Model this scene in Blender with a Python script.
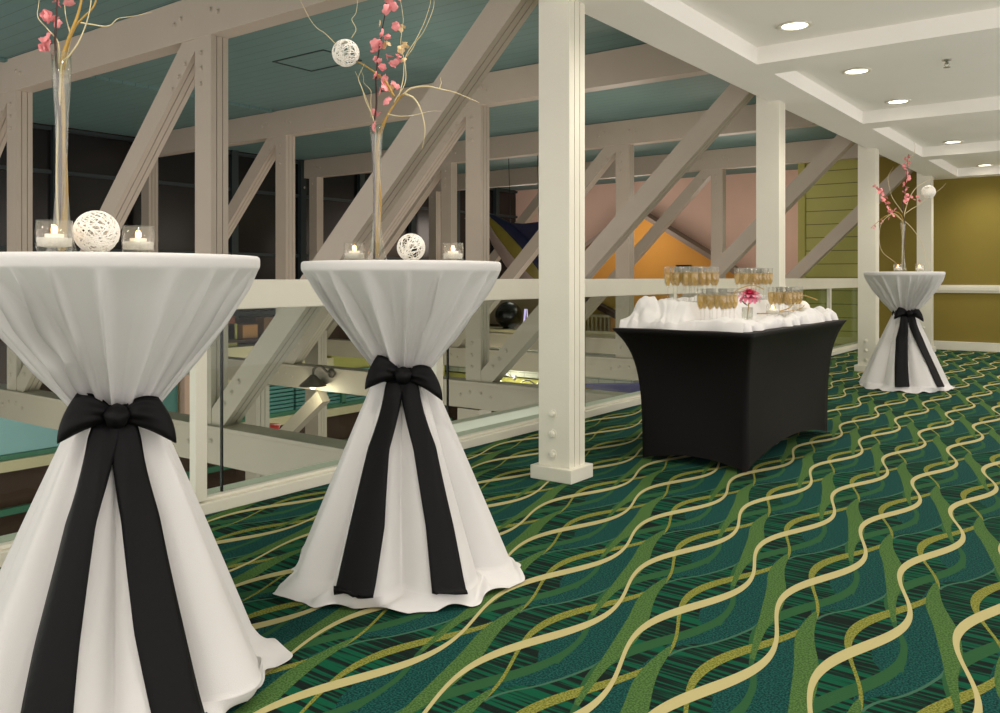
import bpy, math, random
from mathutils import Vector, Matrix, noise
for o in list(bpy.data.objects): bpy.data.objects.remove(o, do_unlink=True)
sc = bpy.context.scene
C = sc.collection
PI = math.pi
# ------------------------------------------------------------------ camera, world, exposure
F = 852.0; TH = 0.6429
cs, sn = math.cos(TH), math.sin(TH)
cam = bpy.data.cameras.new('camera'); cam_o = bpy.data.objects.new('camera', cam); C.objects.link(cam_o)
cam_o.location = (0, 0, 1.0); cam_o.rotation_euler = (PI/2, 0, TH)
cam.sensor_width = 36; cam.lens = F/1000*36; cam.shift_y = -(356.5-277.7)/1000
cam.clip_start = .05; cam.clip_end = 100
sc.camera = cam_o
sc.view_settings.view_transform = 'Standard'; sc.view_settings.look = 'None'
sc.view_settings.exposure = 0.0; sc.view_settings.gamma = 1; sc.view_settings.use_curve_mapping = False
w = bpy.data.worlds.new('world'); sc.world = w; w.use_nodes = True
w.node_tree.nodes['Background'].inputs[0].default_value = (1, .93, .90, 1)
w.node_tree.nodes['Background'].inputs[1].default_value = 1.95
def light(kind, loc, energy, color=(1, .93, .82), rot=(0, 0, 0), **k):
    l = bpy.data.lights.new('lamp_or_fill_light', kind); l.energy = energy; l.color = color
    for a, b in k.items(): setattr(l, a, b)
    o = bpy.data.objects.new('lamp_or_fill_light', l); o.location = loc; o.rotation_euler = rot; C.objects.link(o); return o
ROW1 = [-1.9, -.5, .95, 2.35, 3.69, 5.03, 6.40, 7.71, 9.05, 10.36, 11.7, 12.6]
for y in ROW1: light('SPOT', (-1.61, y, 2.44), 44, spot_size=2.5, spot_blend=1, shadow_soft_size=.06)
for y in (-1.2, .95, 3.69, 6.4, 9.05, 11.7): light('SPOT', (.7, y, 2.44), 44, spot_size=2.5, spot_blend=1, shadow_soft_size=.06)
for x, y, e in ((-6.8, 2.2, 30), (-6.8, 5.2, 36), (-6.8, 8.2, 36), (-6.6, 11.2, 40), (-9.6, 3.8, 26), (-9.6, 8.2, 26), (-9.4, 12.6, 60)):
    light('POINT', (x, y, -.75), e, color=(1, .84, .68), shadow_soft_size=.35)  # added fill lights without fixtures, for the lower hall
for x, y, e in ((-4.6, 5.2, 22), (-4.6, 8.3, 22), (-4.6, 11.2, 24), (-7.8, 14.4, 36), (-5.2, 14.4, 26), (-10, 14.2, 30)):
    light('POINT', (x, y, 1.9), e, color=(1, .88, .76), shadow_soft_size=.4)  # added fill lights in mid-air, brightening trusses and pink wall

# ------------------------------------------------------------------ helpers
def lin(c):
    return tuple((v/12.92 if v <= .04045 else ((v+.055)/1.055)**2.4) for v in [q/255 for q in c])
def mat(name, rgb, rough=.55, var=.06, scale=6, bump=0, bscale=60, metal=0, emit=0, spec=.5, sheen=0, stretch=None):
    m = bpy.data.materials.new(name); m.use_nodes = True; nt = m.node_tree; N, L = nt.nodes, nt.links
    b = N['Principled BSDF']; c = lin(rgb)
    b.inputs['Roughness'].default_value = rough; b.inputs['Metallic'].default_value = metal
    b.inputs['Specular IOR Level'].default_value = spec
    if sheen: b.inputs['Sheen Weight'].default_value = sheen
    tc = N.new('ShaderNodeTexCoord'); src = tc.outputs['Object']
    if stretch:
        mp = N.new('ShaderNodeMapping'); mp.inputs['Scale'].default_value = stretch; L.new(src, mp.inputs[0]); src = mp.outputs[0]
    n = N.new('ShaderNodeTexNoise'); n.inputs['Scale'].default_value = scale; n.inputs['Detail'].default_value = 4
    L.new(src, n.inputs['Vector'])
    mx = N.new('ShaderNodeMix'); mx.data_type = 'RGBA'
    mx.inputs[6].default_value = (*[max(0, v*(1-var)) for v in c], 1); mx.inputs[7].default_value = (*[min(1, v*(1+var)) for v in c], 1)
    L.new(n.outputs['Fac'], mx.inputs[0]); L.new(mx.outputs[2], b.inputs['Base Color'])
    if emit:
        b.inputs['Emission Color'].default_value = (*c, 1); b.inputs['Emission Strength'].default_value = emit
    if bump:
        n2 = N.new('ShaderNodeTexNoise'); n2.inputs['Scale'].default_value = bscale; L.new(src, n2.inputs['Vector'])
        bp = N.new('ShaderNodeBump'); bp.inputs['Strength'].default_value = bump; bp.inputs['Distance'].default_value = .01
        L.new(n2.outputs['Fac'], bp.inputs['Height']); L.new(bp.outputs[0], b.inputs['Normal'])
    return m
def lines_mat(name, rgb, dark, axis, period, width, rough=.6, axis2=None, period2=None):
    """board or tile joints: thin dark lines every `period` along an object axis"""
    m = mat(name, rgb, rough, .08, 5, stretch=None); nt = m.node_tree; N, L = nt.nodes, nt.links
    b = N['Principled BSDF']; old = b.inputs['Base Color'].links[0].from_socket
    tc = N.new('ShaderNodeTexCoord'); sp = N.new('ShaderNodeSeparateXYZ'); L.new(tc.outputs['Object'], sp.inputs[0])
    def joint(ax, per):
        a = N.new('ShaderNodeMath'); a.operation = 'DIVIDE'; a.inputs[1].default_value = per; L.new(sp.outputs[ax], a.inputs[0])
        f = N.new('ShaderNodeMath'); f.operation = 'FRACT'; L.new(a.outputs[0], f.inputs[0])
        g = N.new('ShaderNodeMath'); g.operation = 'LESS_THAN'; g.inputs[1].default_value = width/per; L.new(f.outputs[0], g.inputs[0]); return g.outputs[0]
    j = joint(axis, period)
    if axis2 is not None:
        mxx = N.new('ShaderNodeMath'); mxx.operation = 'MAXIMUM'; L.new(j, mxx.inputs[0]); L.new(joint(axis2, period2), mxx.inputs[1]); j = mxx.outputs[0]
    mx = N.new('ShaderNodeMix'); mx.data_type = 'RGBA'; L.new(j, mx.inputs[0]); L.new(old, mx.inputs[6]); mx.inputs[7].default_value = (*lin(dark), 1)
    L.new(mx.outputs[2], b.inputs['Base Color']); return m
def clear(name, tint=(1, 1, 1), refl=.06, rough=.02, graze=.75, body=0, bodycol=(1, 1, 1)):
    """thin clear glass: see-through with Fresnel reflections"""
    m = bpy.data.materials.new(name); m.use_nodes = True; nt = m.node_tree; N, L = nt.nodes, nt.links
    out = N['Material Output']; N.remove(N['Principled BSDF'])
    t = N.new('ShaderNodeBsdfTransparent'); t.inputs[0].default_value = (*tint, 1)
    g = N.new('ShaderNodeBsdfGlossy'); g.inputs['Roughness'].default_value = rough
    lw = N.new('ShaderNodeLayerWeight'); lw.inputs['Blend'].default_value = .5
    p5 = N.new('ShaderNodeMath'); p5.operation = 'POWER'; p5.inputs[1].default_value = 4.5; L.new(lw.outputs['Facing'], p5.inputs[0])
    a = N.new('ShaderNodeMath'); a.operation = 'MULTIPLY_ADD'; a.inputs[1].default_value = graze; a.inputs[2].default_value = refl; a.use_clamp = True; L.new(p5.outputs[0], a.inputs[0])
    s = N.new('ShaderNodeMixShader'); L.new(a.outputs[0], s.inputs[0]); L.new(t.outputs[0], s.inputs[1]); L.new(g.outputs[0], s.inputs[2])
    last = s.outputs[0]
    if body:
        d = N.new('ShaderNodeBsdfDiffuse'); d.inputs[0].default_value = (*lin(bodycol), 1)
        s2 = N.new('ShaderNodeMixShader'); s2.inputs[0].default_value = body; L.new(last, s2.inputs[1]); L.new(d.outputs[0], s2.inputs[2]); last = s2.outputs[0]
    L.new(last, out.inputs[0]); return m

class MB:
    def __init__(s): s.v = []; s.f = []
    def add(s, vs, fs):
        k = len(s.v); s.v += [tuple(p) for p in vs]; s.f += [tuple(i+k for i in q) for q in fs]; return s
    def box(s, x0, x1, y0, y1, z0, z1):
        return s.add([(x, y, z) for x in (x0, x1) for y in (y0, y1) for z in (z0, z1)],
                     [(0, 1, 3, 2), (4, 6, 7, 5), (0, 4, 5, 1), (2, 3, 7, 6), (0, 2, 6, 4), (1, 5, 7, 3)])
    def prism(s, sec, p0, p1, U, V):
        """extrude section (u,v) pairs from p0 to p1"""
        n = len(sec); p0, p1, U, V = map(Vector, (p0, p1, U, V))
        vs = [p0+U*a+V*b for a, b in sec]+[p1+U*a+V*b for a, b in sec]
        fs = [(i, (i+1) % n, n+(i+1) % n, n+i) for i in range(n)]+[tuple(range(n))[::-1], tuple(range(n, 2*n))]
        return s.add(vs, fs)
    def grid(s, rows, closed=False):
        n = len(rows[0]); k = len(s.v)
        for r in rows: s.v += [tuple(p) for p in r]
        for i in range(len(rows)-1):
            for j in range(n if closed else n-1):
                a = k+i*n+j; b = k+i*n+(j+1) % n; s.f.append((a, b, b+n, a+n))
        return s
    def lathe(s, prof, n=24, c=(0, 0, 0)):
        rows = [[(c[0]+r*math.cos(2*PI*j/n), c[1]+r*math.sin(2*PI*j/n), c[2]+z) for j in range(n)] for r, z in prof]
        return s.grid(rows, True)
    def tube(s, pts, rad, n=6, closed=False):
        P = [Vector(p) for p in pts]; m = len(P); rows = []
        rad = rad if isinstance(rad, (list, tuple)) else [rad]*m
        up = None
        for i in range(m):
            if closed: t = P[(i+1) % m]-P[i-1]
            else: t = P[min(i+1, m-1)]-P[max(i-1, 0)]
            if t.length < 1e-9: t = Vector((0, 0, 1))
            t.normalize()
            if up is None or abs(up.dot(t)) > .95: up = Vector((0, 0, 1)) if abs(t.z) < .9 else Vector((1, 0, 0))
            a = (up-t*up.dot(t)).normalized(); b = t.cross(a); up = a
            rows.append([P[i]+(a*math.cos(2*PI*j/n)+b*math.sin(2*PI*j/n))*rad[i] for j in range(n)])
        if closed: rows.append(rows[0])
        k = len(s.v); s.grid(rows, True)
        if not closed: s.f += [tuple(range(k, k+n))[::-1], tuple(range(k+(m-1)*n, k+m*n))]
        return s
    def ball(s, c, r, n=12, m=8, sq=(1, 1, 1)):
        rows = [[(c[0]+sq[0]*r*math.sin(PI*i/m)*math.cos(2*PI*j/n), c[1]+sq[1]*r*math.sin(PI*i/m)*math.sin(2*PI*j/n), c[2]-sq[2]*r*math.cos(PI*i/m)) for j in range(n)] for i in range(m+1)]
        return s.grid(rows, True)
    def build(s, name, m, parent=None, smooth=False, bevel=0, solid=0):
        me = bpy.data.meshes.new(name)
        off = Vector(parent['_o']) if parent is not None and '_o' in parent.keys() else Vector((0, 0, 0))
        me.from_pydata([Vector(p)-off for p in s.v], [], s.f)
        me.validate(); me.update()
        if smooth:
            for p in me.polygons: p.use_smooth = True
        me.materials.append(m); o = bpy.data.objects.new(name, me); C.objects.link(o)
        if parent is not None: o.parent = parent
        if solid:
            md = o.modifiers.new('solid', 'SOLIDIFY'); md.thickness = solid; md.offset = 0
        if bevel:
            md = o.modifiers.new('bevel', 'BEVEL'); md.width = bevel; md.segments = 2; md.limit_method = 'ANGLE'
        return o
def tag(o, label, cat, group=None, kind=None):
    o['label'] = label; o['category'] = cat
    if group: o['group'] = group
    if kind: o['kind'] = kind
    return o
def thing(name, label, cat, loc=(0, 0, 0), rz=0, group=None, world=True):
    """Empty at the thing's base. world=True: parts are given in world coordinates."""
    o = bpy.data.objects.new(name, None); C.objects.link(o); o.empty_display_size = .1
    o.location = loc; o.rotation_euler = (0, 0, rz); tag(o, label, cat, group)
    if world: o['_o'] = tuple(loc)
    return o
def struct(o, label=None):
    o['kind'] = 'structure'
    if label: o['label'] = label
    return o
def dup(root, loc, rz=None, label=None, group=None):
    r = root.copy(); C.objects.link(r); r.location = loc
    if rz is not None: r.rotation_euler = (0, 0, rz)
    if label: r['label'] = label
    if group: r['group'] = group
    for ch in list(root.children):
        c = ch.copy(); C.objects.link(c); c.parent = r
        for g in ch.children:
            d = g.copy(); C.objects.link(d); d.parent = c
    return r
def smooth01(a, b, x):
    t = min(1, max(0, (x-a)/(b-a))); return t*t*(3-2*t)
def interp(pts, x):
    if x <= pts[0][0]: return pts[0][1]
    for (a, b), (c, d) in zip(pts, pts[1:]):
        if x <= c: return b+(d-b)*(x-a)/(c-a)
    return pts[-1][1]
def spline(pts, k=6):
    P = [Vector(p) for p in pts]; P = [P[0]*2-P[1]]+P+[P[-1]*2-P[-2]]; out = []
    for i in range(1, len(P)-2):
        a, b, c, d = P[i-1:i+3]
        for j in range(k):
            t = j/k; out.append(.5*((2*b)+(c-a)*t+(2*a-5*b+4*c-d)*t*t+(3*b-3*c+d-a)*t**3))
    out.append(P[-2]); return out

# ------------------------------------------------------------------ materials
M_white = mat('white_paint', (226, 222, 206), .45, .04, 5, bump=.08, bscale=90)
M_truss = mat('dimmed_white_paint', (168, 157, 141), .5, .05, 4, bump=.06, bscale=70)  # white paint darkened so the dimmer atrium light sits in the colour
M_ceil = mat('ceiling_plaster', (250, 247, 241), .8, .02, 3)
M_teal = lines_mat('teal_ceiling_boards', (92, 122, 118), (70, 96, 94), 1, .14, .008)
M_tealp = mat('teal_paint', (66, 122, 118), .5)
M_green = mat('green_frame_paint', (48, 104, 80), .5)
M_pink = mat('pink_plaster', (206, 172, 156), .8, .08, 2)
M_mustard = mat('mustard_wall', (134, 118, 46), .8, .04, 3)
M_siding = lines_mat('green_siding', (164, 162, 86), (96, 94, 44), 2, .2, .012)
M_orange = mat('orange_plaster', (206, 146, 62), .8, .06, 2)
M_cloth = mat('white_cloth', (216, 214, 212), .9, .015, 4, bump=.10, bscale=500, spec=.2, sheen=.15)
M_black = mat('black_satin', (7, 6, 8), .55, .1, 8, bump=.15, bscale=60, spec=.18)
M_spandex = mat('black_spandex', (12, 8, 9), .6, .08, 4, spec=.2)
M_glass = clear('clear_glass', (.985, .985, .98), .05, .03, body=.04, bodycol=(240, 238, 225))
M_pane = clear('glass_pane', (.84, .90, .87), .012, .01, graze=.3)
M_vase = clear('vase_glass', (.94, .95, .92), .07, .05, body=.03, bodycol=(230, 228, 215))
M_water = clear('gel_water', (.9, .9, .86), .10, .2, body=.6, bodycol=(236, 232, 220))
M_champ = clear('champagne', (.93, .80, .36), .05, .1, body=.42, bodycol=(216, 176, 66))
M_wax = mat('candle_wax', (250, 240, 215), .5, emit=.25)
M_flame = mat('candle_flame', (255, 186, 104), .5, emit=12)
M_wick = mat('white_wicker', (244, 240, 230), .6, .05, 20)
M_gold = mat('golden_branch', (172, 138, 66), .6, .3, 30)
M_twig = mat('pale_curly_twig', (206, 192, 150), .6, .15, 30)
M_stem = mat('dark_blossom_stem', (58, 34, 28), .6, .2, 30)
M_petal = mat('pink_petal', (232, 148, 150), .6, .2, 60)
M_bud = mat('cream_bud', (226, 196, 150), .6, .15, 60)
M_mag = mat('magenta_petal', (216, 52, 98), .5, .25, 60)
M_dark = mat('night_glass', (14, 12, 12), .25, .3, 2)
M_mull = mat('dark_teal_mullion', (30, 42, 42), .5)
M_brown = mat('dark_wood', (60, 40, 27), .85, .3, 6, stretch=(1, 6, 1))
M_cream = mat('cream_trim', (190, 180, 146), .6)
M_yellow = mat('yellow_wall', (164, 160, 84), .7)
M_lamp = mat('galvanised_lamp', (84, 76, 66), .4, metal=.5)
M_bulb = mat('glowing_bulb', (255, 232, 190), .5, emit=9)
M_down = mat('downlight_glow', (255, 246, 224), .5, emit=7)
M_chrome = mat('bright_metal', (190, 186, 176), .25, metal=.9)
M_purple = mat('purple_awning', (92, 88, 128), .7)
M_tile = lines_mat('pale_tiles', (150, 152, 140), (92, 96, 90), 0, .32, .012, .5, 2, .14)
M_red = mat('red_paint', (186, 44, 40), .5)
M_fishblue = mat('fish_blue', (24, 26, 56), .4, .3, 5)
M_fishyel = mat('fish_yellow', (112, 102, 34), .4, .3, 5)
M_fishbelly = mat('fish_belly', (140, 124, 116), .4, .15, 5)

# ------------------------------------------------------------------ carpet: woven ribbon pattern, brick-laid repeats
def carpet():
    m = bpy.data.materials.new('ribbon_carpet'); m.use_nodes = True; nt = m.node_tree; N, L = nt.nodes, nt.links
    b = N['Principled BSDF']; b.inputs['Roughness'].default_value = .95; b.inputs['Specular IOR Level'].default_value = .12
    def mth(op, a, c=None, d=None, clamp=False):
        n = N.new('ShaderNodeMath'); n.operation = op; n.use_clamp = clamp
        for i, x in enumerate((a, c, d)):
            if x is None: continue
            if isinstance(x, (int, float)): n.inputs[i].default_value = x
            else: L.new(x, n.inputs[i])
        return n.outputs[0]
    def fc(x, pts, lo, hi):
        n = N.new('ShaderNodeFloatCurve'); cv = n.mapping.curves[0]
        n.mapping.use_clip = False
        P = [(a, (v-lo)/(hi-lo)) for a, v in pts]
        cv.points[0].location = P[0]; cv.points[1].location = P[-1]
        for p in P[1:-1]: cv.points.new(*p)
        n.mapping.update(); L.new(x, n.inputs['Value'])
        return mth('MULTIPLY_ADD', n.outputs[0], hi-lo, lo)
    tc = N.new('ShaderNodeTexCoord'); sp = N.new('ShaderNodeSeparateXYZ'); L.new(tc.outputs['Object'], sp.inputs[0])
    X, Y = sp.outputs[0], sp.outputs[1]
    LP, DX = .963, .2425
    a = mth('DIVIDE', mth('ADD', X, .54), DX); k0 = mth('FLOOR', a)
    yy = mth('DIVIDE', mth('SUBTRACT', Y, 2.782), LP)
    layers = {k: None for k in 'BTGPOYC'}
    def put(k, v): layers[k] = v if layers[k] is None else mth('MAXIMUM', layers[k], v)
    def inside(d, hw): return mth('LESS_THAN', mth('ABSOLUTE', d), hw)
    for dk in (-1, 0, 1):
        k = mth('ADD', k0, dk); u = mth('MULTIPLY', mth('SUBTRACT', a, k), DX)
        t = mth('FRACT', mth('SUBTRACT', yy, mth('MULTIPLY', k, .5)))
        def cosw(ph): return mth('COSINE', mth('MULTIPLY', mth('SUBTRACT', t, ph), 2*PI))
        def sinus(c, am, ph): return mth('MULTIPLY_ADD', cosw(ph), am, c)
        put('C', inside(mth('SUBTRACT', u, sinus(-.052, .055, .9)), mth('MULTIPLY_ADD', mth('POWER', sinus(.5, .5, .64), 1.6), .0165, .0058)))
        put('Y', inside(mth('SUBTRACT', u, sinus(-.04, .065, .23)), mth('MULTIPLY_ADD', mth('POWER', sinus(.5, .5, .9), 1.5), .0150, .0050)))
        put('G', inside(mth('SUBTRACT', u, sinus(-.018, .063, .6)), sinus(.0145, .0095, .32)))
        to = mth('FRACT', mth('ADD', t, .62))            # olive ribbon, t from -.62 to .38
        op = fc(to, [(0, .215), (.2, .168), (.36, .142), (.53, .103), (.75, .036), (.95, .008), (1, 0)], -.1, .4)
        ow = fc(to, [(0, .007), (.2, .014), (.42, .030), (.6, .031), (.8, .020), (.93, .006), (.97, -.01), (1, -.01)], -.02, .05)
        put('O', inside(mth('SUBTRACT', u, op), ow))
        tp = mth('FRACT', mth('ADD', t, .96))            # its thin green tail, t from -.96 to -.62
        pp = fc(tp, [(0, .30), (.08, .289), (.17, .277), (.26, .247), (.34, .215), (1, .2)], -.1, .4)
        pw = mth('MULTIPLY', mth('LESS_THAN', tp, .345), .007)
        put('P', inside(mth('SUBTRACT', u, pp), pw))
        tt = fc(t, [(0, .05), (.25, .03), (.3, .037), (.42, .097), (.53, .133), (.61, .147), (.8, .132), (1, .1)], -.1, .4)
        tw = mth('MULTIPLY', mth('MULTIPLY', mth('GREATER_THAN', t, .26), mth('LESS_THAN', t, .8)), .0045)
        put('T', inside(mth('SUBTRACT', u, tt), tw))
        tb = mth('FRACT', mth('ADD', t, .7))
        rt = fc(tb, [(0, .01), (.06, .04), (.12, .097), (.2, .13), (.31, .147), (.44, .142), (.61, .10), (.83, .036), (.95, .0), (1, -.02)], -.2, .4)
        lf = fc(tb, [(0, .0), (.1, .0), (.2, .018), (.27, -.015), (.36, -.035), (.48, -.02), (.6, .0), (.7, 0), (.9, 0), (1, 0)], -.2, .4)
        put('B', mth('MULTIPLY', mth('LESS_THAN', u, rt), mth('GREATER_THAN', u, lf)))
    # striped ground
    cm = N.new('ShaderNodeCombineXYZ'); L.new(mth('MULTIPLY', X, 2.2), cm.inputs[0]); L.new(mth('MULTIPLY', Y, 62), cm.inputs[1])
    n1 = N.new('ShaderNodeTexNoise'); n1.inputs['Scale'].default_value = 1; n1.inputs['Detail'].default_value = 1; L.new(cm.outputs[0], n1.inputs['Vector'])
    st = mth('MULTIPLY', mth('SUBTRACT', n1.outputs['Fac'], .47), 10, clamp=True)
    sp2 = N.new('ShaderNodeTexNoise'); sp2.inputs['Scale'].default_value = 190; sp2.inputs['Detail'].default_value = 1; L.new(tc.outputs['Object'], sp2.inputs['Vector'])
    speck = mth('MULTIPLY', mth('SUBTRACT', sp2.outputs['Fac'], .42), 6, clamp=True)
    def mix(fac, A, Bc):
        x = N.new('ShaderNodeMix'); x.data_type = 'RGBA'
        if isinstance(fac, (int, float)): x.inputs[0].default_value = fac
        else: L.new(fac, x.inputs[0])
        for i, q in ((6, A), (7, Bc)):
            if isinstance(q, tuple): x.inputs[i].default_value = (*lin(q), 1)
            else: L.new(q, x.inputs[i])
        return x.outputs[2]
    col = mix(st, COL['dark'], COL['stripe'])
    col = mix(layers['B'], col, mix(speck, COL['teal0'], COL['teal1']))
    col = mix(layers['T'], col, COL['thin'])
    col = mix(layers['G'], col, COL['green'])
    col = mix(layers['Y'], col, mix(speck, COL['yel0'], COL['yel1']))
    col = mix(layers['P'], col, COL['green'])
    col = mix(layers['O'], col, mix(speck, COL['ol0'], COL['ol1']))
    col = mix(layers['C'], col, COL['cream'])
    L.new(col, b.inputs['Base Color'])
    bp = N.new('ShaderNodeBump'); bp.inputs['Strength'].default_value = .25; bp.inputs['Distance'].default_value = .004
    L.new(sp2.outputs['Fac'], bp.inputs['Height']); L.new(bp.outputs[0], b.inputs['Normal'])
    return m
COL = dict(dark=(15, 28, 24), stripe=(10, 78, 54), teal0=(8, 46, 42), teal1=(26, 80, 74), thin=(60, 98, 78), green=(42, 84, 50),
           yel0=(98, 104, 38), yel1=(138, 138, 66), ol0=(54, 86, 40), ol1=(82, 112, 60), cream=(182, 172, 122))

# ------------------------------------------------------------------ the gallery shell
XC, Y0, SP, PN = -2.31, 3.60, 3.03, 2.935      # column line, first column, bay, truss panel
struct(MB().box(-3.30, 1.7, -3.2, 13.2, -.28, 0).build('floor', carpet()), 'green carpet woven with cream, yellow and teal wavy ribbons')
struct(MB().box(-1.98, 3.0, -3.2, 13.2, 2.48, 2.60).build('ceiling', M_ceil), 'white coffered gallery ceiling')
tn = [0]
def trim(mb, m, label, bevel=0):
    tn[0] += 1; return struct(mb.build('trim_%d' % tn[0], m, bevel=bevel), label)
trim(MB().box(-2.30, -1.96, -4, 13.2, 2.37, 2.98), M_ceil, 'long white edge beam over the columns')
for y in (-2.5, .1, 2.75, 5.37, 8.0, 10.6):
    trim(MB().box(-1.96, 3.0, y, y+.32, 2.37, 2.50), M_ceil, 'white cross beam dividing the ceiling coffers')
trim(MB().box(-1.96, 3.0, 12.95, 13.2, 2.37, 2.50), M_ceil, 'white beam against the end wall')
trim(MB().box(-2.28, 4.5, 13.155, 13.2, .82, .875).box(-2.28, 4.5, 13.17, 13.2, .79, .90), M_white, 'white chair rail along the mustard wall', .004)
struct(MB().box(-3.12, 4.5, 13.165, 13.2, 0, .12).build('baseboard_end', M_white, bevel=.004), 'white baseboard of the mustard wall')
struct(MB().box(-3.14, 4.6, 13.2, 13.35, -.3, 3.05).build('wall_end', M_mustard), 'mustard end wall of the gallery')
struct(MB().box(-4.12, -3.14, 13.2, 13.35, -3.4, 3.05).build('wall_siding', M_siding), 'yellow green clapboard wall')
trim(MB().box(-4.16, -4.06, 13.15, 13.36, -3.4, 3.05), M_yellow, 'yellow corner board of the clapboard wall')
struct(MB().box(-4.12, -4.0, 13.35, 15.9, -3.4, 3.3).build('wall_return', M_siding))
# curb under the glass balustrade
trim(MB().box(-3.30, -3.14, -4, 13.2, 0, .05).box(-3.30, -3.17, -4, 13.2, .05, .065), M_white, 'white curb at the foot of the glass balustrade', .004)
trim(MB().box(-3.34, -3.30, -4, 13.2, -.34, .03), M_truss, 'painted slab edge above the atrium')

# atrium shell
struct(MB().box(-11.4, -2.30, -2, 16, 3.0, 3.12).build('ceiling', M_teal), 'teal board ceiling over the atrium')
struct(MB().box(-11.6, -3.3, -2, 16, -3.45, -3.3).build('floor', M_brown), 'dark market hall floor below')
struct(MB().box(-12.4, -4.1, 15.9, 16.05, -3.4, 3.3).build('wall_far', M_pink), 'dusty pink far wall of the atrium')
struct(MB().box(-11.75, -11.6, -2, 16, -3.4, 3.3).build('wall_window', M_brown))
wn = MB().box(-11.45, -11.42, 1, 15.85, .35, 3.0).build('window_1', M_dark); struct(wn, 'dark night window wall of the atrium')
fr = MB()
for k in range(11): fr.box(-11.42, -11.34, 1.3+1.37*k, 1.42+1.37*k, .35, 3.0)
for z in (.4, 1.35, 2.36, 2.93): fr.box(-11.42, -11.37, 1, 15.85, z, z+.05)
fr.build('window_frame', M_mull, wn)
for x in (-8.32,):
    trim(MB().box(x, x+.07, -2, 6.5, 2.97, 3.0), M_teal, 'teal purlin under the atrium ceiling')
hatch = MB()
hp = [(-6.40, 5.05), (-5.72, 5.05), (-5.72, 5.50), (-6.40, 5.50)]
for (x0, y0), (x1, y1) in zip(hp, hp[1:]+hp[:1]):
    hatch.box(min(x0, x1)-.008, max(x0, x1)+.008, min(y0, y1)-.008, max(y0, y1)+.008, 2.992, 3.001)
tag(hatch.build('ceiling_hatch', mat('dark_joint', (50, 62, 60))), 'square access hatch outlined on the teal atrium ceiling', 'hatch')

# ------------------------------------------------------------------ columns, trusses
bolt_me = None
bolt_white = None
def bolt(x, y, z, parent, r=.02, white=False):
    """domed bolt head on a washer, facing -Y"""
    global bolt_me, bolt_white
    if bolt_me is None:
        mb = MB(); rows = []
        for rr, d in ((1.5, 0), (1.5, -.15), (1.0, -.2), (1.0, -.6), (.7, -.9), (.01, -1.0)):
            rows.append([(rr*math.cos(2*PI*j/8), d, rr*math.sin(2*PI*j/8)) for j in range(8)])
        mb.grid(rows, True); o = mb.build('bolt', M_truss); bolt_me = o.data; bpy.data.objects.remove(o)
        bolt_white = bolt_me.copy(); bolt_white.materials[0] = M_white
    o = bpy.data.objects.new('bolt', bolt_white if white else bolt_me); C.objects.link(o); o.parent = parent
    off = Vector(parent['_o']) if '_o' in parent.keys() else Vector((0, 0, 0))
    o.location = Vector((x, y, z))-off; o.scale = (r, r, r); return o
def section(wd, dp):
    h, d, g, q = wd/2, dp/2, .018, .006
    def side(s):   # two grooves on the face u=s*h
        pts = []
        for c in (-.024, .024):
            pts += [(s*h, c-q/2), (s*(h-g), c-q/2), (s*(h-g), c+q/2), (s*h, c+q/2)]
        return pts
    return [(-h, -d), (h, -d)]+side(1)+[(h, d), (-h, d)]+side(-1)[::-1]
def member(p0, p1, wd, dp):
    a, b = Vector(p0), Vector(p1); t = (b-a).normalized(); U = Vector((0, 1, 0)).cross(t)
    mb = MB(); mb.prism(section(wd, dp), a, b, U, Vector((0, 1, 0))); return mb
col_lab = ['white square column with plinth between the second cocktail table and the buffet',
           'white square column rising behind the champagne buffet',
           'white square column just left of the farthest cocktail table',
           'white square column behind the farthest cocktail table, against the mustard wall']
for i in range(4):
    y = Y0+SP*i
    t = thing('column', col_lab[i], 'column', (XC, y, 0), group=None)
    MB().prism(section(.18, .145), (XC, y, 0), (XC, y, 2.9), (1, 0, 0), (0, 1, 0)).build('shaft', M_white, t)
    MB().box(XC-.12, XC+.12, y-.105, y+.105, 0, .068).build('plinth', M_white, t, bevel=.004)
    for z in (.127, .227, .327): bolt(XC-.008, y-.0725, z, t, .017, True)
truss_lab = ['nearest white truss with the broad diagonal behind the second cocktail table',
             'second white truss, meeting the column behind the buffet',
             'third white truss, crossing before the pink wall to the column by the farthest table',
             'farthest white truss, low before the pink wall and clapboard wall']
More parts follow.
